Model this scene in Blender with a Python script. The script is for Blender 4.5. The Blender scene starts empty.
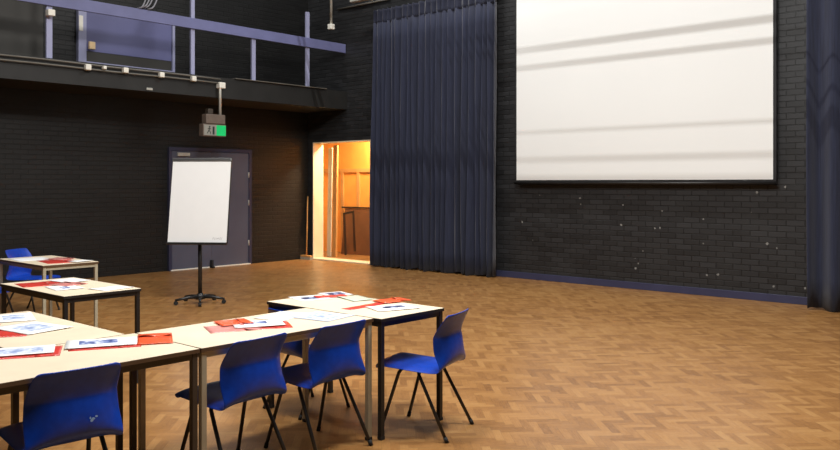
import bpy, bmesh, math, random
from mathutils import Vector, Matrix
random.seed(7)
PI = math.pi
scene = bpy.context.scene
COL = scene.collection

# ------------------------------------------------------------------ helpers
def link(name, me, parent=None):
    o = bpy.data.objects.new(name, me)
    COL.objects.link(o)
    if parent is not None:
        o.parent = parent
    return o

class MB:
    """collects shapes into one bmesh"""
    def __init__(self):
        self.bm = bmesh.new()
    def box(self, x0, x1, y0, y1, z0, z1, M=None, bev=0.0):
        vs = [Vector((x, y, z)) for x in (x0, x1) for y in (y0, y1) for z in (z0, z1)]
        if M is not None:
            vs = [M @ v for v in vs]
        v = [self.bm.verts.new(p) for p in vs]
        fs = []
        for f in ((0, 1, 3, 2), (4, 6, 7, 5), (0, 4, 5, 1), (2, 3, 7, 6), (0, 2, 6, 4), (1, 5, 7, 3)):
            fs.append(self.bm.faces.new([v[i] for i in f]))
        if bev > 0:
            es = list({e for f in fs for e in f.edges})
            bmesh.ops.bevel(self.bm, geom=es, offset=bev, segments=2, affect='EDGES', profile=0.5)
        return self
    def tube(self, pts, r, n=10, caps=True):
        pts = [Vector(p) for p in pts]
        rings = []
        prev = None
        for i, p in enumerate(pts):
            if i == 0: t = (pts[1] - p)
            elif i == len(pts) - 1: t = (p - pts[i - 1])
            else: t = (pts[i + 1] - p).normalized() + (p - pts[i - 1]).normalized()
            t.normalize()
            if prev is None:
                a = Vector((0, 0, 1)) if abs(t.z) < .9 else Vector((1, 0, 0))
                u = t.cross(a).normalized()
            else:
                u = (prev - t * prev.dot(t)).normalized()
            prev = u
            w = t.cross(u)
            rr = r[i] if isinstance(r, (list, tuple)) else r
            rings.append([self.bm.verts.new(p + u * rr * math.cos(2 * PI * k / n) + w * rr * math.sin(2 * PI * k / n)) for k in range(n)])
        for a, b in zip(rings, rings[1:]):
            for k in range(n):
                f = self.bm.faces.new([a[k], a[(k + 1) % n], b[(k + 1) % n], b[k]])
                f.smooth = True
        if caps:
            self.bm.faces.new(rings[0][::-1]); self.bm.faces.new(rings[-1])
        return self
    def prism(self, poly, h0, h1, M=None):
        a = [Vector((x, y, h0)) for x, y in poly]; b = [Vector((x, y, h1)) for x, y in poly]
        if M is not None:
            a = [M @ p for p in a]; b = [M @ p for p in b]
        a = [self.bm.verts.new(p) for p in a]; b = [self.bm.verts.new(p) for p in b]
        self.bm.faces.new(a[::-1]); self.bm.faces.new(b)
        n = len(a)
        for k in range(n):
            self.bm.faces.new([a[k], a[(k + 1) % n], b[(k + 1) % n], b[k]])
        return self
    def grid(self, fn, nu, nv, smooth=True):
        vs = [[self.bm.verts.new(fn(i / (nu - 1), j / (nv - 1))) for j in range(nv)] for i in range(nu)]
        for i in range(nu - 1):
            for j in range(nv - 1):
                f = self.bm.faces.new([vs[i][j], vs[i + 1][j], vs[i + 1][j + 1], vs[i][j + 1]])
                f.smooth = smooth
        return self
    def build(self, name, mat, parent=None, recalc=True):
        if recalc:
            bmesh.ops.recalc_face_normals(self.bm, faces=self.bm.faces[:])
        me = bpy.data.meshes.new(name)
        self.bm.to_mesh(me); self.bm.free()
        me.materials.append(mat)
        return link(name, me, parent)

def tag(o, label, cat, group=None):
    o['label'] = label; o['category'] = cat
    if group: o['group'] = group
    return o
def empty(name, label, cat, loc=(0, 0, 0), rz=0.0, group=None):
    o = link(name, None)
    o.empty_display_size = 0.1
    o.location = loc; o.rotation_euler = (0, 0, rz)
    return tag(o, label, cat, group)
def struct(o):
    o['kind'] = 'structure'
    return o
def copy_thing(root, loc, rz, label, group=None):
    r = root.copy(); COL.objects.link(r)
    r.location = loc; r.rotation_euler = (0, 0, rz); r['label'] = label
    if group: r['group'] = group
    for ch in list(root.children):
        c = ch.copy(); COL.objects.link(c); c.parent = r
        for g in list(ch.children):
            d = g.copy(); COL.objects.link(d); d.parent = c
    return r

# ------------------------------------------------------------------ materials
def srgb(r, g, b):
    f = lambda c: (c / 255 / 12.92) if c / 255 <= .04045 else ((c / 255 + .055) / 1.055) ** 2.4
    return (f(r), f(g), f(b), 1)
class NT:
    def __init__(self, name):
        self.m = bpy.data.materials.new(name); self.m.use_nodes = True
        self.t = self.m.node_tree; self.n = self.t.nodes; self.l = self.t.links
        self.b = self.n['Principled BSDF']
    def new(self, typ, **kw):
        x = self.n.new(typ)
        for k, v in kw.items(): setattr(x, k, v)
        return x
    def link(self, a, b): self.l.new(a, b)
    def math(self, op, a, b=None, c=None):
        x = self.n.new('ShaderNodeMath'); x.operation = op
        for i, v in enumerate((a, b, c)):
            if v is None: continue
            if isinstance(v, (int, float)): x.inputs[i].default_value = v
            else: self.l.new(v, x.inputs[i])
        return x.outputs[0]
    def mix(self, fac, a, b, mode='MIX'):
        x = self.n.new('ShaderNodeMix'); x.data_type = 'RGBA'; x.blend_type = mode
        for s, v in ((x.inputs[0], fac), (x.inputs[6], a), (x.inputs[7], b)):
            if isinstance(v, (int, float, tuple)): s.default_value = v
            else: self.l.new(v, s)
        return x.outputs[2]
    def ramp(self, fac, stops):
        x = self.n.new('ShaderNodeValToRGB')
        e = x.color_ramp.elements
        while len(e) < len(stops): e.new(.5)
        for q, (p, c) in zip(e, stops): q.position = p; q.color = c
        self.l.new(fac, x.inputs[0])
        return x.outputs[0]
    def coord(self, kind='Object'):
        return self.n.new('ShaderNodeTexCoord').outputs[kind]
    def noise(self, vec, scale, detail=3, rough=.5):
        x = self.n.new('ShaderNodeTexNoise'); x.inputs['Scale'].default_value = scale
        x.inputs['Detail'].default_value = detail; x.inputs['Roughness'].default_value = rough
        self.l.new(vec, x.inputs['Vector']); return x.outputs[0]
    def mapping(self, vec, scale=(1, 1, 1), rot=(0, 0, 0), loc=(0, 0, 0)):
        x = self.n.new('ShaderNodeMapping')
        x.inputs['Scale'].default_value = scale; x.inputs['Rotation'].default_value = rot; x.inputs['Location'].default_value = loc
        self.l.new(vec, x.inputs['Vector']); return x.outputs[0]
    def bump(self, h, strength=.3, dist=.01):
        x = self.n.new('ShaderNodeBump'); x.inputs['Strength'].default_value = strength; x.inputs['Distance'].default_value = dist
        self.l.new(h, x.inputs['Height']); self.l.new(x.outputs[0], self.b.inputs['Normal'])

def plain(name, col, rough=.5, var=.12, scale=8, metal=0.0, spec=.5, emit=None, es=0, bump=0.0, coat=0.0):
    k = NT(name)
    v = k.noise(k.coord(), scale, 4)
    a = tuple(c * (1 - var) for c in col[:3]) + (1,); b = tuple(min(1, c * (1 + var)) for c in col[:3]) + (1,)
    k.link(k.ramp(v, [(.3, a), (.7, b)]), k.b.inputs['Base Color'])
    k.b.inputs['Roughness'].default_value = rough
    k.b.inputs['Metallic'].default_value = metal
    k.b.inputs['Specular IOR Level'].default_value = spec
    k.b.inputs['Coat Weight'].default_value = coat
    if bump: k.bump(k.noise(k.coord(), scale * 12, 2), bump, .003)
    if emit:
        k.b.inputs['Emission Color'].default_value = emit; k.b.inputs['Emission Strength'].default_value = es
    return k.m

def brick(name, axis, paint, wear, bumpk=.9):
    """black painted brickwork; axis 'x' = wall running along x, 'y' = along y"""
    k = NT(name)
    sep = k.new('ShaderNodeSeparateXYZ'); k.link(k.coord(), sep.inputs[0])
    com = k.new('ShaderNodeCombineXYZ')
    k.link(sep.outputs[0 if axis == 'x' else 1], com.inputs[0]); k.link(sep.outputs[2], com.inputs[1])
    bt = k.new('ShaderNodeTexBrick'); k.link(com.outputs[0], bt.inputs['Vector'])
    bt.inputs['Scale'].default_value = 1.0
    bt.inputs['Brick Width'].default_value = .225; bt.inputs['Row Height'].default_value = .075
    bt.inputs['Mortar Size'].default_value = .007; bt.inputs['Mortar Smooth'].default_value = .35
    bt.inputs['Color1'].default_value = tuple(c * .7 for c in paint[:3]) + (1,)
    bt.inputs['Color2'].default_value = tuple(c * 1.35 for c in paint[:3]) + (1,)
    bt.inputs['Mortar'].default_value = tuple(c * .3 for c in paint[:3]) + (1,)
    nz = k.noise(k.coord(), 2.2, 5, .6)
    c1 = k.mix(k.ramp(nz, [(.45, (0, 0, 0, 1)), (.75, (.5, .5, .5, 1))]), bt.outputs['Color'], wear)
    k.link(c1, k.b.inputs['Base Color'])
    k.b.inputs['Roughness'].default_value = .48
    h = k.math('SUBTRACT', k.math('MULTIPLY', k.noise(k.coord(), 60, 3), .25), bt.outputs['Fac'])
    k.bump(h, bumpk, .006)
    return k.m

def parquet(name):
    """herringbone oak blocks laid at 45 degrees to the walls"""
    k = NT(name)
    W = .052; n = 4
    vec = k.mapping(k.coord(), rot=(0, 0, math.radians(45)), scale=(1 / W, 1 / W, 1 / W))
    sep = k.new('ShaderNodeSeparateXYZ'); k.link(vec, sep.inputs[0])
    x, y = sep.outputs[0], sep.outputs[1]
    i = k.math('FLOOR', x); j = k.math('FLOOR', y)
    d = k.math('FLOORED_MODULO', k.math('ADD', k.math('SUBTRACT', i, j), .01), 2.0 * n)
    d = k.math('FLOOR', d)
    hor = k.math('LESS_THAN', d, n - .5)
    # horizontal id
    hx = k.math('SUBTRACT', i, d); hy = j
    vy = k.math('SUBTRACT', j, k.math('SUBTRACT', 2 * n - 1.0, d)); vx = i
    sel = lambda a, b: k.math('ADD', k.math('MULTIPLY', hor, a), k.math('MULTIPLY', k.math('SUBTRACT', 1.0, hor), b))
    idx, idy = sel(hx, vx), sel(hy, vy)
    com = k.new('ShaderNodeCombineXYZ'); k.link(idx, com.inputs[0]); k.link(idy, com.inputs[1]); k.link(hor, com.inputs[2])
    wn = k.new('ShaderNodeTexWhiteNoise'); wn.noise_dimensions = '3D'; k.link(com.outputs[0], wn.inputs['Vector'])
    rnd = wn.outputs['Value']
    # local coordinates in the block: along u (0..n), across v (0..1)
    u = sel(k.math('SUBTRACT', x, hx), k.math('SUBTRACT', y, vy))
    v = sel(k.math('SUBTRACT', y, hy), k.math('SUBTRACT', x, vx))
    # grain
    gc = k.new('ShaderNodeCombineXYZ')
    k.link(k.math('MULTIPLY', u, .35), gc.inputs[0]); k.link(k.math('MULTIPLY', v, 5.0), gc.inputs[1]); k.link(k.math('MULTIPLY', rnd, 50.0), gc.inputs[2])
    grain = k.noise(gc.outputs[0], 1.6, 4, .6)
    tone = k.math('ADD', k.math('MULTIPLY', rnd, .38), k.math('ADD', k.math('MULTIPLY', grain, .62), k.math('MULTIPLY', k.math('SUBTRACT', k.noise(k.coord(), 38, 3, .7), .5), .4)))
    big = k.noise(k.coord(), .45, 3)
    tone = k.math('ADD', tone, k.math('MULTIPLY', k.math('SUBTRACT', big, .5), .35))
    c = k.ramp(tone, [(.1, srgb(104, 68, 36)), (.35, srgb(138, 96, 52)), (.55, srgb(154, 110, 62)), (.8, srgb(168, 126, 76)), (1, srgb(186, 148, 98))])
    # joints
    eu = k.math('MINIMUM', u, k.math('SUBTRACT', float(n), u)); ev = k.math('MINIMUM', v, k.math('SUBTRACT', 1.0, v))
    e = k.math('MINIMUM', eu, ev)
    j_ = k.math('LESS_THAN', e, .022)
    c = k.mix(k.math('MULTIPLY', j_, .35), c, srgb(70, 42, 20))
    k.link(c, k.b.inputs['Base Color'])
    sc = k.noise(k.coord(), 3.5, 4)
    k.link(k.math('ADD', .24, k.math('MULTIPLY', sc, .2)), k.b.inputs['Roughness'])
    k.b.inputs['Specular IOR Level'].default_value = .4
    k.bump(k.math('SUBTRACT', k.math('MULTIPLY', rnd, .3), j_), .12, .002)
    return k.m

def fabric(name, c1, c2, rough=.9):
    k = NT(name)
    v = k.mapping(k.coord(), scale=(30, 30, 1.2))
    nz = k.noise(v, 2.0, 4)
    k.link(k.ramp(nz, [(.3, c1), (.7, c2)]), k.b.inputs['Base Color'])
    k.b.inputs['Roughness'].default_value = rough
    k.b.inputs['Sheen Weight'].default_value = .25
    k.bump(k.noise(k.coord(), 400, 2), .15, .002)
    return k.m

def picture(name, dark, mid, light, seed):
    k = NT(name)
    v = k.mapping(k.coord(), loc=(seed, seed * 1.7, 0))
    nz = k.noise(v, 22, 4, .6)
    k.link(k.ramp(nz, [(.38, dark), (.5, mid), (.62, light)]), k.b.inputs['Base Color'])
    k.b.inputs['Roughness'].default_value = .4
    return k.m

M = {}
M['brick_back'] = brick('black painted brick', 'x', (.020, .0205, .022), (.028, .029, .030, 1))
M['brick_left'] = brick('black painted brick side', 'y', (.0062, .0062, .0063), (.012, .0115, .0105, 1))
M['ceiling'] = plain('dark ceiling paint', (.02, .02, .022, 1), .9)
M['floor'] = parquet('herringbone oak parquet')
M['gallery'] = plain('black gallery paint', (.014, .0135, .0125, 1), .6, .25, 3, bump=.1)
M['lav'] = plain('lavender gloss paint', srgb(110, 113, 154), .45, .08, 4)
M['lavpanel'] = plain('lavender panel paint', srgb(106, 108, 150), .4, .06, 2)
M['lavlight'] = plain('pale lavender paint', srgb(160, 162, 194), .45, .06, 4)
M['doorpaint'] = plain('slate grey door paint', srgb(84, 86, 102), .42, .08, 2)
M['doorframe'] = plain('dark slate frame paint', srgb(52, 53, 76), .45, .08, 3)
M['skirt'] = plain('blue grey skirting paint', srgb(56, 58, 84), .4, .12, 3)
M['curtain'] = fabric('navy stage drape', srgb(24, 28, 48), srgb(36, 42, 66))
M['curtainb'] = fabric('navy drape heading', srgb(20, 23, 42), srgb(31, 36, 58))
M['screen'] = plain('matt white screen fabric', (.84, .85, .835, 1), .75, .01, 1)
M['blackcloth'] = plain('matt black screen border', (.012, .012, .014, 1), .7)
M['blackmetal'] = plain('black powder coated steel', (.014, .013, .013, 1), .38)
M['brownmetal'] = plain('dark bronze painted steel', srgb(62, 54, 46), .4, .15)
M['greymetal'] = plain('grey painted steel tube', srgb(172, 164, 142), .38, .1)
M['rubber'] = plain('black rubber', (.012, .012, .012, 1), .8)
M['laminate'] = plain('pale maple laminate', srgb(230, 213, 186), .38, .05, 6)
M['edge'] = plain('brown table edging', srgb(88, 66, 46), .5, .1)
M['edgeblack'] = plain('black table edging', srgb(34, 30, 28), .5, .1)
def chair_mat():
    k = NT('blue polypropylene')
    nz = k.noise(k.coord(), 30, 3)
    k.link(k.ramp(nz, [(.3, srgb(6, 54, 156)), (.7, srgb(9, 62, 172))]), k.b.inputs['Base Color'])
    k.b.inputs['Roughness'].default_value = .36
    k.bump(k.noise(k.coord(), 500, 1), .08, .001)
    return k.m
M['chair'] = chair_mat()
M['scuff'] = plain('pale scuffed plastic', srgb(150, 185, 225), .6)
M['white'] = plain('white paper', (.83, .83, .82, 1), .55, .02)
M['bluish'] = plain('pale blue printed paper', srgb(198, 206, 222), .5, .06, 12)
M['green'] = plain('clear pale green plastic', srgb(196, 214, 196), .25, .05, 6)
M['red'] = plain('red plastic wallet', srgb(212, 62, 52), .3, .15, 9, coat=.3)
M['orange'] = plain('orange red plastic wallet', srgb(246, 96, 52), .3, .15, 9, coat=.3)
M['pink'] = plain('clear pink plastic wallet', srgb(228, 148, 140), .25, .15, 14, coat=.4)
M['pic1'] = picture('blue cover print', srgb(44, 58, 120), srgb(108, 126, 182), srgb(214, 220, 234), 1.3)
M['pic2'] = picture('navy cover print', srgb(16, 18, 40), srgb(50, 66, 120), srgb(170, 180, 206), 4.1)
M['pic3'] = picture('pale cover print', srgb(140, 158, 200), srgb(190, 202, 226), srgb(228, 232, 240), 7.7)
M['board'] = plain('white flip chart paper', (.86, .86, .85, 1), .5, .01)
M['chrome'] = plain('brushed steel', srgb(150, 150, 150), .3, .05, metal=.9)
M['ink'] = plain('grey pen ink', srgb(140, 138, 135), .6)
M['cream'] = plain('cream gloss woodwork', srgb(236, 222, 190), .4, .05, 4)
M['ply'] = plain('plywood sheet', srgb(238, 162, 74), .55, .1, 3)
M['timber'] = plain('planed pine timber', srgb(205, 150, 86), .55, .12, 5)
M['darkwood'] = plain('dark stained timber', srgb(46, 30, 22), .5, .2, 6)
M['brownboard'] = plain('brown hardboard', srgb(112, 72, 44), .6, .15, 4)
M['galv'] = plain('light grey galvanised steel', srgb(190, 188, 178), .4, .08, 20, metal=.2)
M['pipe'] = plain('grey painted conduit', srgb(104, 100, 92), .45, .15, 5)
M['plasticwhite'] = plain('white plastic', srgb(238, 234, 222), .4, .03)
M['peach'] = plain('peach plastic', srgb(240, 208, 160), .5, .03)
M['signbox'] = plain('aged grey plastic housing', srgb(108, 94, 84), .5, .1, 12)
M['signwhite'] = plain('exit sign pale face', srgb(140, 136, 128), .4, .05, emit=srgb(170, 180, 165), es=.08)
M['signgreen'] = plain('lit green exit sign', srgb(10, 150, 80), .4, .1, emit=srgb(20, 200, 110), es=.6)
M['signdark'] = plain('dark sign pictogram', srgb(30, 44, 38), .5)
M['cable'] = plain('grey cable sheath', srgb(150, 150, 158), .5, .1)
M['greyboard'] = plain('dark grey board', srgb(62, 60, 56), .6, .12, 2)
M['bristle'] = plain('pale broom bristles', srgb(170, 160, 140), .9, .2, 40)
M['chip'] = plain('bare plaster chips', srgb(125, 124, 120), .8, .2, 30)

# ------------------------------------------------------------------ room
RX, RY, RZ = 14.2, -13.2, 8.0
DX0, DX1, DH = .15, 1.79, 2.33            # doorway in the back wall
struct(MB().box(-.3, RX + .2, RY - .2, 3.2, -.1, 0).build('floor', M['floor']))
struct(MB().box(-.3, RX + .2, RY - .2, .25, RZ, RZ + .15).build('ceiling', M['ceiling']))
wb = MB()
wb.box(-.25, DX0, 0, .25, 0, RZ); wb.box(DX0, DX1, 0, .25, DH, RZ); wb.box(DX1, RX, 0, .25, 0, RZ)
wall_back = struct(wb.build('wall_back', M['brick_back']))
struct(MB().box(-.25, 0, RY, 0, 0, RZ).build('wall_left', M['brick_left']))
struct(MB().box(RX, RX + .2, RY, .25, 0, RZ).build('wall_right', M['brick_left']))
struct(MB().box(-.25, RX + .2, RY - .2, RY, 0, RZ).build('wall_front', M['brick_back']))
# chips of missing paint on the wall below the screen
ch = MB()
for (x, z) in [(5.53,1.33),(6.25,1.29),(6.26,1.2),(6.96,1.2),(7.56,1.13),(8.15,1.03),(8.79,1.14),(6.93,0.91),(7.53,0.89),(7.45,.88),(7.15,0.44),(7.16,0.3),(7.2,.37),(7.27,0.55),(8.15,0.7),(8.99,0.74),(9.11,0.69),(8.35,0.3),(8.2,0.28),(9.07,0.2),(9.45,0.21),(8.86,1.4),(9.21,1.47),(5.2,.9),(5.4,.62)]:
    r = random.uniform(.008, .02)
    poly = [(x + r * random.uniform(.5, 1.2) * math.cos(a), z + r * random.uniform(.5, 1.3) * math.sin(a)) for a in [q * PI / 3 for q in range(6)]]
    ch.prism(poly, 0, .0015, Matrix(((1, 0, 0, 0), (0, 0, -1, 0), (0, 1, 0, 0), (0, 0, 0, 1))))
c_ = ch.build('paint_chips', M['chip'], wall_back); c_['label'] = 'small pale chips where the black paint is missing'
struct(MB().box(DX1 + .02, RX, -.02, 0, 0, .10, bev=.004).build('baseboard_back', M['skirt']))
struct(MB().box(DX0, DX1, -.06, .27, 0, .022, bev=.004).build('trim_1', M['cream']))          # door sill
# cream door lining
tl = MB(); tl.box(DX0, DX0 + .02, -.005, .26, .022, DH); tl.box(DX1 - .02, DX1, -.005, .26, .022, DH); tl.box(DX0 + .02, DX1 - .02, -.005, .26, DH - .02, DH)
struct(tl.build('trim_2', M['cream']))
# the store behind the doorway
st = MB(); st.box(-.3, 3.2, 3.0, 3.1, 0, 2.9); st.box(-1.6, -1.5, .25, 3.1, 0, 2.9); st.box(-1.6, -.25, .2, .25, 0, 2.9); st.box(-1.5, -.3, 1.5, 3.1, 0, 2.9); st.box(3.1, 3.2, .25, 3.0, 0, 2.9)
struct(st.build('wall_store', M['cream']))
struct(MB().box(-1.6, 3.2, .25, 3.1, 2.9, 3.0).build('ceiling_store', M['cream']))
struct(MB().box(-1.6, -.3, .25, 3.1, -.1, 0).build('floor_store', M['floor']))

# grey double door in the left wall
dr = struct(link('door_1', None)); dr.location = (0, -3.16, 0)
fr = MB(); fr.box(0, .05, 0, .06, 0, 2.14); fr.box(0, .05, 1.68, 1.74, 0, 2.14); fr.box(0, .05, .06, 1.68, 2.08, 2.14)
fr.build('door_frame', M['doorframe'], dr)
for a, b in ((.062, .868), (.872, 1.678)):
    lf = MB().box(.0, .035, a, b, .02, 2.075, bev=.004).build('door_leaf', M['doorpaint'], dr)
    if a < .5:
        MB().box(.036, .075, .16, .40, 1.99, 2.05, bev=.005).build('door_closer', M['galv'], lf)
    else:
        for z in (.35, 1.1, 1.62):
            MB().tube([(.045, 1.672, z), (.045, 1.672, z + .1)], .012, 8).build('hinge', M['galv'], lf)
MB().box(.0, .07, .03, 1.70, 0, .018, bev=.003).build('door_sill', M['plasticwhite'], dr)
w = MB(); w.box(.06, .12, .80, .84, 0, .14, bev=.004); w.box(.06, .16, .80, .84, 0, .03)
tag(w.build('door_stop', M['rubber']), 'small black door stop on the floor against the grey double door', 'door stop').location = (.02, -3.16, .0)

# gallery along the left wall
gal = struct(MB().box(0, 1.15, RY, 0, 2.93, 3.27).build('balcony', M['gallery']))

# ------------------------------------------------------------------ gallery rail
rail = empty('guard_rail', 'lavender guard rail with square posts along the gallery edge', 'railing', (1.1, 0, 3.27))
MB().box(-.02, .02, RY, -.01, .745, .915, bev=.004).build('handrail', M['lav'], rail)
for y, h, wd in ((-8.2, 1.9, .04), (-5.67, 1.9, .042), (-3.35, 1.9, .034), (-2.14, .745, .038), (-.92, 1.40, .038)):
    MB().box(-.065, -.022, y - wd, y + wd, 0, h, bev=.004).build('post', M['lavlight'], rail)

# panel on the gallery back wall
pn = empty('wall_panel', 'wide lavender panel in a pale frame on the wall behind the gallery rail', 'panel', (0, -4.77, 3.40))
MB().box(0, .05, .13, 1.66, .22, .86).build('panel_board', M['lavpanel'], pn)
MB().box(0, .04, .13, 1.66, .06, .22).build('lower_strip', M['greyboard'], pn)['label'] = 'dark grey strip under the lavender board'
f = MB(); f.box(0, .08, 0, .13, 0, .86, bev=.004); f.build('frame_jamb', M['lavlight'], pn)
f = MB(); f.box(0, .08, 1.66, 1.71, 0, .86, bev=.004); f.build('frame_jamb', M['lavlight'], pn)
f = MB(); f.box(0, .08, .13, 1.66, 0, .05, bev=.004); f.build('frame_sill', M['lavlight'], pn)
tag(MB().box(.08, .088, -4.765, -4.70, 3.92, 4.16).build('paper_notice', M['plasticwhite']), 'narrow pale notice stuck on the left jamb of the lavender panel', 'notice')
sw = MB().box(0, .05, -.05, .05, -.06, .06, bev=.008).build('switch_box', M['peach']); sw.location = (.105, -4.58, 3.70)
tag(sw, 'small peach switch box at the lower left of the lavender panel', 'switch')
tag(MB().box(.006, .03, -7.2, -5.30, 3.30, 4.25, bev=.004).build('backing_board', M['greyboard']), 'dark grey board against the gallery wall left of the first rail post', 'board')
# cable runs along the gallery lip
cond = empty('conduit_run', 'grey conduit pipes clipped along the top edge of the gallery', 'conduit', (1.175, 0, 0))
for dz in (3.17, 3.235):
    p = [(.02, y, dz + .004 * math.sin(y * 3)) for y in [RY + .3 + i * .5 for i in range(21)]]
    MB().tube(p, .013, 8).build('pipe', M['pipe'], cond)
for y, z, s in ((-5.18, 3.19, .042), (-4.93, 3.21, .026), (-4.6, 3.205, .04), (-4.0, 3.195, .04), (-3.43, 3.19, .04)):
    MB().box(.0, .075, y - s, y + s, z - s, z + s, bev=.012).build('clip', M['plasticwhite'], cond)
fl = tag(MB().box(1.15, 1.165, -4.22, -4.12, 2.95, 2.985, bev=.003).build('cable_saddle', M['galv']), 'small grey saddle low on the gallery front left of the exit sign', 'saddle')
led = tag(MB().box(1.06, 1.19, -2.6, -.55, 3.271, 3.285, bev=.003).build('edge_strip', M['pipe']), 'thin grey metal strip on the gallery edge under the right posts', 'strip')
tag(MB().box(1.04, 1.14, -5.74, -5.64, 3.86, 3.95, bev=.01).build('junction_box', M['plasticwhite']), 'small white box fixed near the top of the leftmost rail post', 'box').location = (.06, 0, 0)
# loose cables over the rail
for q, (a, b, c) in enumerate(((-4.30, -4.02, .0), (-4.25, -3.96, .02), (-4.2, -3.9, -.01), (-4.15, -3.84, .015))):
    pts = []
    for i in range(13):
        t = i / 12
        pts.append((1.15 + c, a + (b - a) * t, 4.205 + 1.1 * t ** 1.6 + .03 * math.sin(t * PI + q)))
    pts.insert(0, (1.08, a - .03, 4.2))
    o = MB().tube(pts, .012, 6).build('cable', M['cable'])
    tag(o, ['leftmost grey cable rising from the gallery rail above the lavender panel', 'second grey cable from the left in the bunch above the lavender panel', 'third grey cable from the left in the bunch above the lavender panel', 'rightmost grey cable of the bunch above the lavender panel'][q], 'cable', 'cables looped over the gallery rail')

# exit sign hung from the gallery front
ex = empty('exit_sign', 'lit green exit sign on a bracket under the gallery', 'sign', (1.2, -3.06, 2.28))
MB().box(-.06, .06, -.22, .22, 0, .20, bev=.008).build('sign_case', M['signbox'], ex)
MB().box(.0, .065, -.205, .03, .015, .185).build('sign_face', M['signwhite'], ex)['label'] = 'pale half of the sign face'
gr_ = MB().box(.0, .066, .03, .21, .015, .185).build('sign_face', M['signgreen'], ex); gr_['label'] = 'green lit half of the sign face'
pf = MB()
R2 = Matrix(((0, 0, 1, 0), (1, 0, 0, 0), (0, 1, 0, 0), (0, 0, 0, 1)))
pf.prism([(-.10 + .013 * math.cos(a), .155 + .013 * math.sin(a)) for a in [q * PI / 4 for q in range(8)]], .065, .067, R2)
for (p, q_, t) in (((-.105, .138), (-.115, .09), .016), ((-.105, .135), (-.075, .115), .009), ((-.105, .135), (-.14, .115), .009), ((-.115, .092), (-.085, .065), .011), ((-.085, .065), (-.09, .03), .01), ((-.118, .092), (-.15, .045), .011)):
    dx, dy = q_[0] - p[0], q_[1] - p[1]; L = math.hypot(dx, dy); nx, ny = -dy / L * t / 2, dx / L * t / 2
    pf.prism([(p[0] + nx, p[1] + ny), (p[0] - nx, p[1] - ny), (q_[0] - nx, q_[1] - ny), (q_[0] + nx, q_[1] + ny)], .065, .067, R2)
pf.prism([(-.045, .03), (-.01, .03), (-.01, .16), (-.045, .16)], .065, .067, R2)
pf.build('pictogram', M['signdark'], ex)
MB().box(-.06, .07, -.17, .2, .205, .36, bev=.01).build('battery_box', M['signbox'], ex)
MB().box(-.04, .05, -.12, -.02, .36, .45, bev=.01).build('gland_box', M['brownmetal'], ex)
MB().tube([(.02, .13, .36), (.02, .13, .80), (.0, .15, .87)], .022, 8).build('bracket_pole', M['galv'], ex)
MB().box(-.05, .05, .10, .22, .80, .90, bev=.012).build('bracket_head', M['plasticwhite'], ex)

# things hanging at the top
dp = empty('drop_pole', 'pale steel pole with a white end cap hanging beside the gallery rail end', 'pole', (1.1, -.37, 4.45))
MB().tube([(0, 0, .06), (0, 0, 3.55)], .026, 10).build('tube', M['galv'], dp)
MB().box(-.05, .05, -.05, .05, -.03, .075, bev=.012).build('end_cap', M['plasticwhite'], dp)
lb = empty('lamp_bracket', 'pale steel lamp bracket above the left drape', 'bracket', (1.95, -.4, 4.86))
MB().box(-.25, .22, -.06, .06, -.03, .03, bev=.01).build('plate', M['galv'], lb)
MB().tube([(.27, 0, -.06), (.27, 0, .12)], .022, 8).build('prong', M['galv'], lb)
MB().tube([(-.1, 0, .03), (-.1, 0, 3.14)], .02, 8).build('hanger', M['galv'], lb)
pp = tag(MB().tube([(.9, -.03, 4.88), (1.75, -.03, 4.88), (2.3, -.03, 4.88)], .018, 8).build('wall_conduit', M['pipe']), 'thin grey conduit on the brick beside the left drape top', 'conduit')

# ------------------------------------------------------------------ drapes
def drape(name, label, x0, x1, yc, z0, z1, nf, amp, seed):
    rnd = random.Random(seed)
    root = empty(name, label, 'curtain', ((x0 + x1) / 2, yc, 0), 0, 'navy stage drapes')
    L = x1 - x0
    ph = [0]
    for i in range(nf): ph.append(ph[-1] + rnd.uniform(.55, 1.45))
    ph = [p / ph[-1] for p in ph]
    am = [rnd.uniform(.55, 1.15) * (1 if i % 2 else -1) for i in range(nf + 1)]
    wob = [rnd.uniform(-1, 1) for _ in range(nf + 1)]
    def yoff(u, v):
        for i in range(nf):
            if u <= ph[i + 1] + 1e-9:
                t = (u - ph[i]) / (ph[i + 1] - ph[i]); break
        s = (1 - math.cos(t * PI)) / 2
        a = am[i] + (am[i + 1] - am[i]) * s
        wv = wob[i] + (wob[i + 1] - wob[i]) * s
        k = amp * (1 - .45 * v ** 2) * (1 + .25 * math.sin(v * 5 + i))
        return a * k + wv * .015 * (1 - v), wv * .03 * (1 - v)
    zb = lambda u: z0 + .012 * math.sin(u * 37) + .008 * math.sin(u * 91)
    def fn(u, v):
        yo, xo = yoff(u, v)
        return Vector((-L / 2 + L * u + xo, yo, zb(u) + (z1 - .22 - zb(u)) * v))
    o = MB().grid(fn, nf * 7 + 1, 14).build('curtain_cloth', M['curtain'], root, recalc=False)
    so = o.modifiers.new('thickness', 'SOLIDIFY'); so.thickness = .006
    def fh(u, v):
        yo, xo = yoff(u, 1)
        return Vector((-L / 2 + L * u, yo * .8 - .006 + .012 * math.sin(u * nf * 6) * (1 - v), z1 - .235 + .24 * v + .006 * math.sin(u * nf * 4)))
    h = MB().grid(fh, nf * 7 + 1, 6).build('heading_band', M['curtainb'], root, recalc=False)
    h.modifiers.new('thickness', 'SOLIDIFY').thickness = .012
    MB().box(-L / 2 - .05, L / 2 + .05, .06, .10, z1 - .04, z1 + .01).build('curtain_track', M['blackmetal'], root)
    return root
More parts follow.
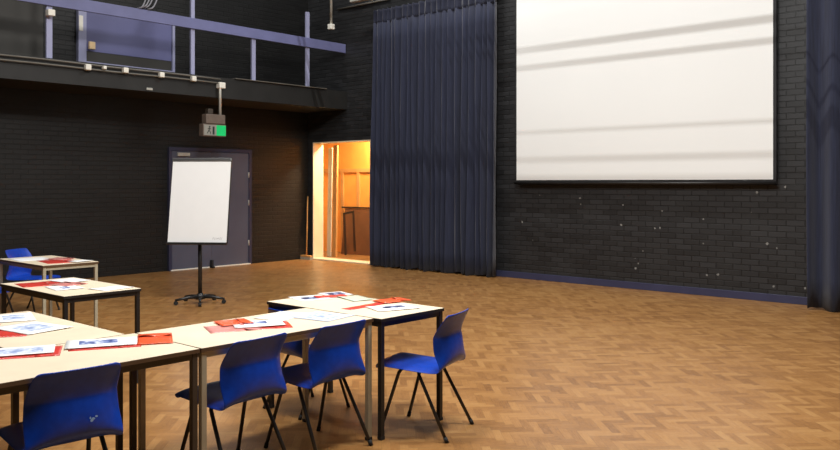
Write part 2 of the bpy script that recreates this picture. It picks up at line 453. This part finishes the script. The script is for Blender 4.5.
drape('stage_curtain', 'wide navy drape hanging to the left of the projector screen', 2.09, 4.84, -.20, .02, 4.66, 42, .092, 3)
drape('stage_curtain', 'navy drape at the right edge of the photo beyond the projector screen', 9.58, 11.6, -.36, .02, 4.9, 15, .09, 5)
# return of the right hand edge of the left drape: a narrow fold turned to the wall

# ------------------------------------------------------------------ projector screen
ps = empty('projector_screen', 'large white projector screen with black border on the brick wall', 'screen', (7.13, -.09, 1.48))
MB().box(-1.975, 1.965, -.004, .004, .085, 3.4).build('screen_fabric', M['screen'], ps)
for x0_, x1_ in ((-2.005, -1.975), (1.965, 2.005)):
    MB().box(x0_, x1_, -.006, .006, .06, 3.4).build('side_border', M['blackcloth'], ps)
MB().box(-1.975, 1.965, -.006, .006, .055, .085).build('lower_border', M['blackcloth'], ps)
MB().tube([(-2.015, 0, .038), (2.015, 0, .038)], .022, 12).build('bottom_bar', M['blackmetal'], ps)
MB().box(-2.15, 2.18, -.06, .0895, 3.38, 3.56, bev=.02).build('roller_case', M['blackmetal'], ps)

# ------------------------------------------------------------------ flip chart
fc = empty('flip_chart', 'white flip chart easel on a black castor base before the grey door', 'flip chart', (3.70, -4.94, 0), math.radians(-53.5))
MB().tube([(0, 0, .07), (0, 0, .93)], .026, 12).build('pole', M['blackmetal'], fc)
MB().tube([(0, 0, .055), (0, 0, .10), (0, 0, .13)], [.06, .055, .03], 14).build('hub', M['blackmetal'], fc)
for k in range(5):
    a = 2 * PI * k / 5 + .35
    c, s = math.cos(a), math.sin(a)
    lg = MB().tube([(.03 * c, .03 * s, .085), (.18 * c, .18 * s, .08), (.315 * c, .315 * s, .06)], [.022, .019, .014], 8).build('leg', M['blackmetal'], fc)
    cm = MB()
    cm.tube([(.30 * c, .30 * s, .06), (.30 * c, .30 * s, .03)], .008, 6)
    t = Vector((-s, c, 0))
    ctr = Vector((.305 * c, .305 * s, .025))
    cm.tube([ctr - t * .018, ctr + t * .018], .025, 12)
    cm.build('castor', M['rubber'], lg)
# the board leans back: local +x is its front
tilt = math.radians(10)
B = Matrix.Translation((.10, 0, .765)) @ Matrix.Rotation(-tilt, 4, 'Y')
MB().box(-.012, .006, -.39, .39, 0, 1.09, B, bev=.003).build('board', M['blackmetal'], fc)
pad = MB().box(.0065, .016, -.378, .378, .012, 1.04, B).build('paper_pad', M['board'], fc)
MB().box(.004, .03, -.385, .385, 1.045, 1.085, B, bev=.005).build('clamp_bar', M['chrome'], fc)
MB().box(.004, .055, -.385, .385, -.02, .008, B, bev=.003).build('pen_ledge', M['blackmetal'], fc)
ik = MB()
pts_ = [B @ Vector((.0165, .2 + .011 * q, .06 + (.012 if q % 2 else -.010) + .004 * math.sin(q * 2.3))) for q in range(12)]
ik.tube(pts_, .0022, 6)
ik.build('pen_scribble', M['ink'], pad)
MB().box(-.085, -.012, -.04, .04, .06, .16, B, bev=.004).build('board_mount', M['blackmetal'], fc)

# ------------------------------------------------------------------ broom and store contents
br = empty('broom', 'wooden broom leaning in the corner left of the lit doorway', 'broom', (.16, -.16, 0))
MB().box(-.17, .13, -.035, .035, .05, .085, bev=.008).build('head', M['timber'], br)
MB().box(-.168, .128, -.04, .04, .0, .05).build('bristles', M['bristle'], br)
MB().tube([(-.02, 0, .08), (-.12, .12, 1.25)], .013, 8).build('handle', M['timber'], br)
def slab(name, label, cat, mat, x0, x1, y, th, z1, lean=0.0, roll=0.0):
    m_ = Matrix.Translation((0, y, 0)) @ Matrix.Rotation(-lean, 4, 'X')
    o = MB().box(x0, x1, 0, th, .0, z1, m_, bev=.002).build(name, mat)
    return tag(o, label, cat)
slab('plank', 'pale painted plank standing inside the doorway at its left', 'plank', M['cream'], -.13, -.02, .62, .03, 2.25, .02)
slab('plank', 'dark strip standing in for the shaded gap between the pale plank and pine plank in the store', 'plank', M['darkwood'], -.02, .05, .68, .03, 2.2, .02)  # dark slab stands in for the shade in the gap between planks
slab('plank', 'pine plank standing just right of the dark gap strip inside the doorway', 'plank', M['timber'], .055, .16, .60, .045, 2.3, .02)
fp = empty('stage_flat', 'orange plywood stage flat with pine battens filling the back of the store', 'stage flat', (0, 1.40, 0))
MB().box(-1.4, 2.2, .03, .045, .0, 2.7).build('ply_sheet', M['ply'], fp)
for x in (-1.4, -.55, -.05, 1.0, 2.12):
    MB().box(x, x + .08, 0, .03, 0, 2.7 if x in (-1.4, 2.12) else 1.75).build('stile', M['timber'], fp)
MB().box(-1.32, 2.12, 0, .03, 1.752, 1.83).build('rail', M['timber'], fp)
MB().box(-1.32, 2.12, 0, .03, 2.62, 2.70).build('rail', M['timber'], fp)
bp = slab('hardboard_panel', 'brown hardboard panel leaning inside the doorway behind the black frame', 'panel', M['brownboard'], -.36, .95, 1.235, .015, .98, .12)
fr_ = empty('picture_frame', 'black empty frame leaning askew against the brown panel in the store', 'frame', (.24, 1.02, .045))
RM = Matrix.Rotation(-.10, 4, 'X') @ Matrix.Rotation(-.16, 4, 'Y')
for nm, (a, b, c, d) in (('stile', (-.26, -.22, .0, .86)), ('stile', (.02, .06, .04, .90))):
    MB().box(a, b, 0, .03, c, d, RM, bev=.002).build(nm, M['darkwood'], fr_)
MB().box(-.26, .06, 0, .03, .86, .90, RM, bev=.002).build('rail', M['darkwood'], fr_)
hb = tag(MB().box(-.46, .8, 1.342, 1.385, .976, 1.01, bev=.004).build('batten', M['darkwood']), 'dark batten lying along the top of the brown hardboard panel', 'batten')

# ------------------------------------------------------------------ tables
def table(label, x0, x1, y0, y1, leg_m, edge_m, top=.72, lt=.030):
    t = empty('folding_table', label, 'table', ((x0 + x1) / 2, (y0 + y1) / 2, 0), 0, 'classroom tables')
    t.name = 'classroom_table'
    a, b = (x1 - x0) / 2, (y1 - y0) / 2
    g = .0015
    MB().box(-a + .003, a - .003, -b + .003, b - .003, top - .020, top, bev=.002).build('tabletop', M['laminate'], t)
    e = MB()
    e.box(-a + g, -a + .003, -b + g, b - g, top - .021, top - .002); e.box(a - .003, a - g, -b + g, b - g, top - .021, top - .002)
    e.box(-a + .003, a - .003, -b + g, -b + .003, top - .021, top - .002); e.box(-a + .003, a - .003, b - .003, b - g, top - .021, top - .002)
    e.build('edge_trim', edge_m, t)
    f = MB(); i = .012
    f.box(-a + i, a - i, -b + i, -b + i + lt * .8, top - .052, top - .020); f.box(-a + i, a - i, b - i - lt * .8, b - i, top - .052, top - .020)
    f.box(-a + i, -a + i + lt * .8, -b + i + lt * .8, b - i - lt * .8, top - .052, top - .020); f.box(a - i - lt * .8, a - i, -b + i + lt * .8, b - i - lt * .8, top - .052, top - .020)
    f.build('frame_rail', leg_m, t)
    for sx in (-1, 1):
        for sy in (-1, 1):
            cx, cy = sx * (a - i - lt / 2 + .004), sy * (b - i - lt / 2 + .004)
            lg = MB().box(cx - lt / 2, cx + lt / 2, cy - lt / 2, cy + lt / 2, .012, top - .0215, bev=.003).build('leg', leg_m, t)
            MB().box(cx - lt / 2 - .001, cx + lt / 2 + .001, cy - lt / 2 - .001, cy + lt / 2 + .001, 0, .02, bev=.002).build('foot_cap', M['rubber'], lg)
    return t
table('maple topped table at the bottom left edge, in front of the scuffed blue chair', 8.62, 9.235, -9.72, -8.572, M['brownmetal'], M['edge'])
table('maple topped table in the front row between the two pairs of standing legs', 8.62, 9.235, -8.567, -7.385, M['greymetal'], M['edge'])
table('black edged table at the right end of the front row, turned across it', 8.20, 9.285, -7.375, -6.795, M['blackmetal'], M['edgeblack'])
table('table at the left edge running back from the front row under bluish sheets', 7.42, 8.61, -9.20, -8.62, M['brownmetal'], M['edge'])
table('black legged table in the middle distance at left, angled corner towards us', 5.83, 6.94, -8.18, -7.58, M['blackmetal'], M['edgeblack'])
table('farthest table at the left, before the black brick wall', 3.58, 4.66, -7.33, -6.76, M['greymetal'], M['edge'])

# ------------------------------------------------------------------ chairs
def make_chair():
    t = empty('stacking_chair', '', 'chair', (0, 0, 0), 0, 'blue plastic stacking chairs')
    prof = [  # forward, height, half width
        (.228, .392, .165), (.232, .408, .178), (.222, .424, .188), (.195, .434, .194), (.10, .430, .197), (.0, .424, .200), (-.09, .420, .203),
        (-.155, .420, .206), (-.192, .423, .208), (-.216, .430, .209), (-.234, .445, .209), (-.243, .47, .208), (-.245, .51, .206), (-.240, .555, .203),
        (-.231, .595, .200), (-.227, .612, .199), (-.234, .65, .197), (-.246, .69, .192), (-.256, .716, .188), (-.262, .731, .179), (-.264, .738, .160)]
    n = len(prof)
    def fn(u, v):
        i = min(n - 1, int(round(u * (n - 1))))
        f, z, w = prof[i]
        s = 2 * v - 1
        a = abs(s)
        back = max(0, min(1, (z - .42) / .08)) if i > 7 else 0
        wing = .076 * a ** 2.8 * back * (1 - .72 * min(1, max(0, (z - .58) / .14)))
        flare = -.02 * a ** 4 * max(0, 1 - abs(z - .50) / .06) if i > 7 else 0
        droop = -.028 * a ** 4 * (1 - back) * (1 if i > 2 else .4)
        dish = -.010 * (1 - a * a) * (1 if 3 < i < 9 else 0)
        return Vector((f + wing + flare * 0, w * s, z + droop + dish))
    sh = MB().grid(fn, n, 15).build('seat_shell', M['chair'], t, recalc=False)
    so = sh.modifiers.new('thickness', 'SOLIDIFY'); so.thickness = .007; so.offset = 0
    sb = sh.modifiers.new('smooth', 'SUBSURF'); sb.levels = 1; sb.render_levels = 2
    R = .0105
    for sy in (-1, 1):
        for foot, kx, tx in ((.185, .075, .055), (-.250, -.060, -.042)):
            p0 = Vector((foot, sy * .205, .012)); p1 = Vector((kx, sy * .172, .372))
            d = (p1 - p0).normalized()
            pts = [p0, p0.lerp(p1, .5), p1 - d * .02, p1, p1 + Vector(((tx - kx) * .5, -sy * .012, .018)), Vector((tx, sy * .135, .402)), Vector((tx, sy * .115, .404))]
            lg = MB().tube(pts, R, 10).build('leg', M['blackmetal'], t)
            q = p0 - d * .012
            MB().tube([(q.x, q.y, 0), (q.x + d.x * .03, q.y + d.y * .03, .03)], .0125, 10).build('rubber_foot', M['rubber'], lg)
    fb = MB(); fb.tube([(.055, -.12, .404), (.055, .12, .404)], R, 8); fb.tube([(-.042, -.12, .404), (-.042, .12, .404)], R, 8)
    fb.tube([(.06, -.07, .406), (-.05, -.07, .406)], .008, 8); fb.tube([(.06, .07, .406), (-.05, .07, .406)], .008, 8)
    fb.build('under_frame', M['blackmetal'], t)
    return t
c0 = make_chair()
G = 'blue plastic stacking chairs'
c0['label'] = 'blue plastic chair seen from behind at the bottom left corner, pale scuff on its back'
c0.location = (9.035, -9.175, 0); c0.rotation_euler = (0, 0, math.radians(176))
copy_thing(c0, (9.045, -8.265, 0), math.radians(184), 'blue plastic chair, middle of the three seen from behind along the front row', G)
copy_thing(c0, (9.05, -7.685, 0), math.radians(182), 'blue plastic chair seen from behind, third along the front row, nearest the black leg', G)
copy_thing(c0, (9.29, -7.02, 0), math.radians(197), 'blue plastic chair seen from the side at the right end of the tables', G)
c5 = copy_thing(c0, (8.405, -7.165, 0), math.radians(88), 'blue plastic chair tucked under the far side of the black edged table, mostly hidden', G)
c5.scale = (.94, .94, .925)
copy_thing(c0, (2.84, -6.64, 0), math.radians(28), 'blue plastic chair with its back showing beyond the farthest table', G)
copy_thing(c0, (3.72, -7.42, 0), math.radians(84), 'blue plastic chair at the left edge of the photo beside the farthest table', G)
# scuff on the first chair
sc = MB()
for (y, z, a, b) in ((-.055, .515, .007, .006), (-.047, .508, .006, .009), (-.068, .522, .008, .004), (-.04, .52, .004, .006)):
    poly = [(y + a * random.uniform(.6, 1.2) * math.cos(q), z + b * random.uniform(.6, 1.2) * math.sin(q)) for q in [k * PI / 4 for k in range(8)]]
    sc.prism(poly, 0, .002, Matrix.Translation((-.2585, 0, 0)) @ R2)
s_ = sc.build('scuff_mark', M['scuff'], c0); s_['label'] = 'pale scuff on the back'

# ------------------------------------------------------------------ papers on the tables
T0 = .7203
def sheet(name, label, cat, cx, cy, rz, w, l, mat, lev, group, pic=None, curl=0.004, th=.0012):
    """w across local x, l along local y"""
    o = empty(name, label, cat, (cx, cy, T0 + lev * .0022), math.radians(rz), group) if pic else None
    rnd = random.Random(int(abs(cx * 1000 + cy * 77)))
    c1, c2 = rnd.uniform(0, curl), rnd.uniform(0, curl)
    def fn(u, v):
        x, y = (u - .5) * w, (v - .5) * l
        return Vector((x, y, .0006 + c1 * (max(0, u - .6) / .4) ** 2 * v + c2 * (max(0, .35 - v) / .35) ** 2 * (1 - u)))
    m = MB().grid(fn, 9, 9).build('page' if pic else name, mat, o, recalc=False)
    md = m.modifiers.new('thickness', 'SOLIDIFY'); md.thickness = th; md.offset = 1
    if not pic:
        m.location = (cx, cy, T0 + lev * .0022); m.rotation_euler = (0, 0, math.radians(rz)); tag(m, label, cat, group)
        return m
    for (x0, x1, y0, y1, pm) in pic:
        MB().box(x0, x1, y0, y1, .0019, .0023).build('printed_picture', pm, o)
    return o
def wallet(label, cx, cy, rz, w, l, mat, lev, group='plastic wallets on the tables'):
    loose = .2 if mat is M['red'] else 1.6
    o = empty('plastic_wallet', label, 'wallet', (cx, cy, T0 + lev * .0022), math.radians(rz), group)
    def fn(u, v):
        return Vector(((u - .5) * w, (v - .5) * l, .0014 + .0018 * math.sin(u * PI) * math.sin(v * PI) + .0012 * math.sin(u * 17 + v * 11 + cx * 9) * math.sin(v * 15 - u * 7)))
    b = MB().grid(fn, 13, 13).build('pocket', mat, o, recalc=False)
    b.modifiers.new('thickness', 'SOLIDIFY').thickness = .0016
    def ff(u, v):
        return Vector(((u - .5) * w, l * (.18 + .32 * v), .0026 + .0018 * math.sin(u * PI) + .006 * (1 - v) ** 2 * (.5 + .5 * math.sin(u * 7 + cx * 5)) * loose))
    MB().grid(ff, 13, 5).build('flap', mat, o, recalc=False).modifiers.new('thickness', 'SOLIDIFY').thickness = .0012
    MB().tube([(0, l * .2, .0035), (0, l * .2, .0056)], .006, 10).build('press_stud', M['plasticwhite'], o)
    return o
P = 'printed sheets on the tables'
# front left table
wallet('red wallet under the pale sheets at the left end of the front row', 8.71, -9.19, -28, .24, .33, M['red'], 0)
sheet('printed_sheet', 'pale bluish sheet lying on the red wallet at the left end of the front row', 'paper', 8.68, -9.19, -26, .21, .297, M['white'], 2.6, P, [(-.06, .07, -.09, .1, M['pic3'])])
wallet('red wallet showing along the lower edge of the white sheets near the scuffed chair', 8.80, -8.83, -28, .24, .33, M['red'], 0)
sheet('printed_sheet', 'white sheet with a blue picture on the front row above the scuffed chair', 'paper', 8.77, -8.84, -28, .22, .32, M['white'], 2.6, P, [(-.07, .03, -.10, .08, M['pic1'])])
wallet('bright orange wallet lying across the gap between the two front tables', 8.87, -8.60, 60, .17, .27, M['orange'], 2.2)
sheet('printed_sheet', 'plain white sheet partly under the orange wallet on the front row', 'paper', 8.83, -8.70, -20, .21, .25, M['white'], 1.2, P)
# table running back at left
wallet('red wallet under the bluish sheets at the left edge of the photo', 8.08, -9.02, 60, .24, .33, M['red'], 0)
sheet('printed_sheet', 'large sheet with a pale blue print on the table running back at left', 'paper', 8.07, -8.88, 10, .36, .27, M['white'], 1.4, P, [(-.1, .1, -.08, .09, M['pic3'])])
sheet('printed_sheet', 'white sheet with pale print at the far corner of the table running back at left', 'paper', 7.64, -8.80, 72, .21, .32, M['white'], .6, P, [(-.06, .06, -.08, .1, M['pic3'])])
wallet('orange wallet corner at the left photo edge beside the pale printed sheets', 7.80, -9.06, 20, .12, .2, M['orange'], 0)
# second front table
wallet('clear pink wallet in the pile above the middle blue chair', 8.89, -8.14, -24, .23, .28, M['pink'], 0)
wallet('bright orange wallet on top of the pink wallet above the middle blue chair', 8.77, -8.05, -18, .18, .18, M['orange'], 3.4)
wallet('red wallet under the white sheet with navy picture above the middle blue chair', 8.95, -7.98, -30, .23, .30, M['red'], 0)
sheet('printed_sheet', 'white sheet with a navy picture beside the orange and pink wallets', 'paper', 8.91, -7.98, -30, .21, .28, M['white'], 2.6, P, [(-.075, .01, -.09, .05, M['pic1'])])
sheet('printed_sheet', 'pale blue printed sheet above the third blue chair', 'paper', 8.96, -7.55, 10, .30, .27, M['bluish'], .6, P, [(-.1, .1, -.09, .09, M['pic3'])])
sheet('printed_sheet', 'blank white sheet left of the pale blue printed sheet on the front row', 'paper', 8.77, -7.70, 20, .21, .297, M['white'], 0, P)
# right end table
wallet('long narrow red wallet lying across the middle of the black edged table', 8.85, -7.01, 4, .085, .52, M['red'], 0)
wallet('bright orange wallet near the right end of the black edged table', 8.84, -6.82, -14, .16, .22, M['orange'], 3.6)
sheet('printed_sheet', 'white sheet with a black picture nearest the side-on blue chair', 'paper', 9.05, -7.03, -20, .21, .29, M['white'], 1.4, P, [(-.06, .02, -.06, .09, M['pic2'])])
sheet('printed_sheet', 'white sheet with navy picture at the far left corner of the black edged table', 'paper', 8.31, -7.08, -17, .24, .24, M['white'], 0, P, [(-.05, .06, -.07, .05, M['pic2'])])
wallet('thin red wallet between two navy pictured sheets on the black edged table', 8.36, -6.94, -28, .10, .22, M['red'], 1.6)
sheet('printed_sheet', 'navy pictured sheet at the farthest corner of the black edged table', 'paper', 8.29, -6.83, -16, .20, .19, M['white'], .5, P, [(-.07, .06, -.06, .07, M['pic2'])])
sheet('printed_sheet', 'clear pale green sleeve at the far side of the black edged table', 'paper', 8.56, -6.89, -17, .26, .16, M['green'], 1.4, P)
# middle distance table
wallet('red wallet at the left corner of the middle distance table', 6.11, -7.99, -10, .30, .30, M['red'], 0)
sheet('printed_sheet', 'plain white sheet at the far side of the middle distance table', 'paper', 6.08, -7.74, 8, .28, .22, M['white'], 2.4, P)
sheet('printed_sheet', 'white sheet with a line of blue print on the middle distance table', 'paper', 6.48, -7.96, -8, .30, .21, M['white'], .6, P, [(-.06, .09, -.03, .03, M['pic1'])])
wallet('pink wallet between the white sheets on the middle distance table', 6.30, -7.85, 14, .22, .2, M['pink'], 1.9)
sheet('printed_sheet', 'white sheet at the right corner of the middle distance table', 'paper', 6.78, -7.74, 9, .21, .26, M['white'], .6, P)
# farthest table
wallet('red wallet in the middle of the farthest table', 4.34, -7.04, -8, .42, .30, M['red'], 0)
sheet('printed_sheet', 'white sheets spread at the left of the farthest table', 'paper', 3.90, -7.12, -6, .40, .34, M['white'], 0, P)
wallet('pink wallet behind the red one on the farthest table', 4.12, -6.92, 20, .24, .2, M['pink'], 2.4)
sheet('printed_sheet', 'small white sheet at the right end of the farthest table', 'paper', 4.54, -6.90, 12, .16, .2, M['white'], 3.4, P)

# ------------------------------------------------------------------ lighting bars overhead and lamps
for q, (y, z, l) in enumerate(((-1.0, 4.63, 'lower'), (-1.0, 4.44, 'lowest'))):
    pass
def area(name, loc, rot, sx, sy, e, col=(1, 1, 1), spread=180):
    d = bpy.data.lights.new(name, 'AREA'); d.shape = 'RECTANGLE'; d.size = sx; d.size_y = sy; d.energy = e; d.color = col
    d.spread = math.radians(spread)
    o = bpy.data.objects.new(name, d); COL.objects.link(o); o.location = loc; o.rotation_euler = rot
    return o
def aim(o, tgt):
    o.rotation_euler = (Vector(tgt) - o.location).to_track_quat('-Z', 'Y').to_euler()
WARM = (1, .985, .955)
# wall washer batten above the screen, with lighting bars below it
wz, wy = 7.8, -2.4
o = area('wall_washer', (6.6, wy, wz), (math.radians(20), 0, 0), 11.5, .025, 400, (1, 1, .99))
BL = ['longest lighting bar over the hall, in front of the projector screen and drapes', 'thin lighting bar over the hall, lowest of those in front of the projector screen', 'lighting bar over the hall, second highest in front of the projector screen', 'thinnest lighting bar over the hall, in front of the projector screen', 'lighting bar over the hall, highest in front of the projector screen', 'short lighting bar over the hall, in front of the left drape']
for q, (zw, yw, z, r, x0, x1) in enumerate(((1.22, 0, 4.88, .026, 1.5, 12.6), (1.87, -.09, 4.62, .010, 4.9, 12.6), (3.32, -.09, 5.35, .012, 4.9, 12.6), (2.30, -.09, 4.98, .006, 4.9, 12.6), (3.60, -.09, 5.6, .014, 4.9, 12.6), (1.38, -.26, 4.84, .026, 1.5, 4.95))):
    y = yw + (wy - yw) * (z - zw) / (wz - zw)
    bar = empty('lighting_bar', BL[q], 'lighting bar', ((x0 + x1) / 2, y, z), 0, 'lighting bars above the screen')
    L = (x1 - x0) / 2
    MB().tube([(-L, 0, 0), (L, 0, 0)], r, 10).build('bar_tube', M['blackmetal'], bar)
    for hx in (-L * .9, -L * .3, L * .3, L * .9):
        MB().tube([(hx, 0, r * .5), (hx, 0, RZ - z)], .006, 6).build('hanger', M['blackmetal'], bar)
# house lights
for x, y, e in ((10.4, -5.6, 330), (4.6, -2.6, 70), (4.8, -8.2, 110), (11.0, -8.8, 190)):
    area('house_light', (x, y, 6.0), (0, 0, 0), 1.1, 1.1, e, WARM)
o = area('flip_chart_fill', (8.6, -7.4, 5.9), (0, 0, 0), .8, .8, 330, WARM); aim(o, (5.0, -5.2, 1.0))  # added fill lamp, aimed to brighten the flip chart
# warm lamp inside the store
o = area('store_light', (.9, .85, 2.85), (0, 0, 0), .5, .4, 145, (1, .77, .49))
wd = bpy.data.worlds.new('World'); scene.world = wd; wd.use_nodes = True
wd.node_tree.nodes['Background'].inputs[0].default_value = (.8, .85, 1, 1)
wd.node_tree.nodes['Background'].inputs[1].default_value = .02

# ------------------------------------------------------------------ camera
cam = bpy.data.cameras.new('Camera'); co = bpy.data.objects.new('Camera', cam); COL.objects.link(co)
co.location = (12.6656, -10.826, 1.52)
co.rotation_euler = (math.radians(90), 0, math.radians(41.7))
cam.sensor_fit = 'HORIZONTAL'; cam.sensor_width = 36.0; cam.lens = 820 / 840 * 36.0
cam.shift_y = -(225 - 183) / 840
cam.clip_start = .05; cam.clip_end = 100
scene.camera = co
vs = scene.view_settings
vs.view_transform = 'Standard'; vs.look = 'None'; vs.gamma = 1.0; vs.use_curve_mapping = False
vs.exposure = -0.2
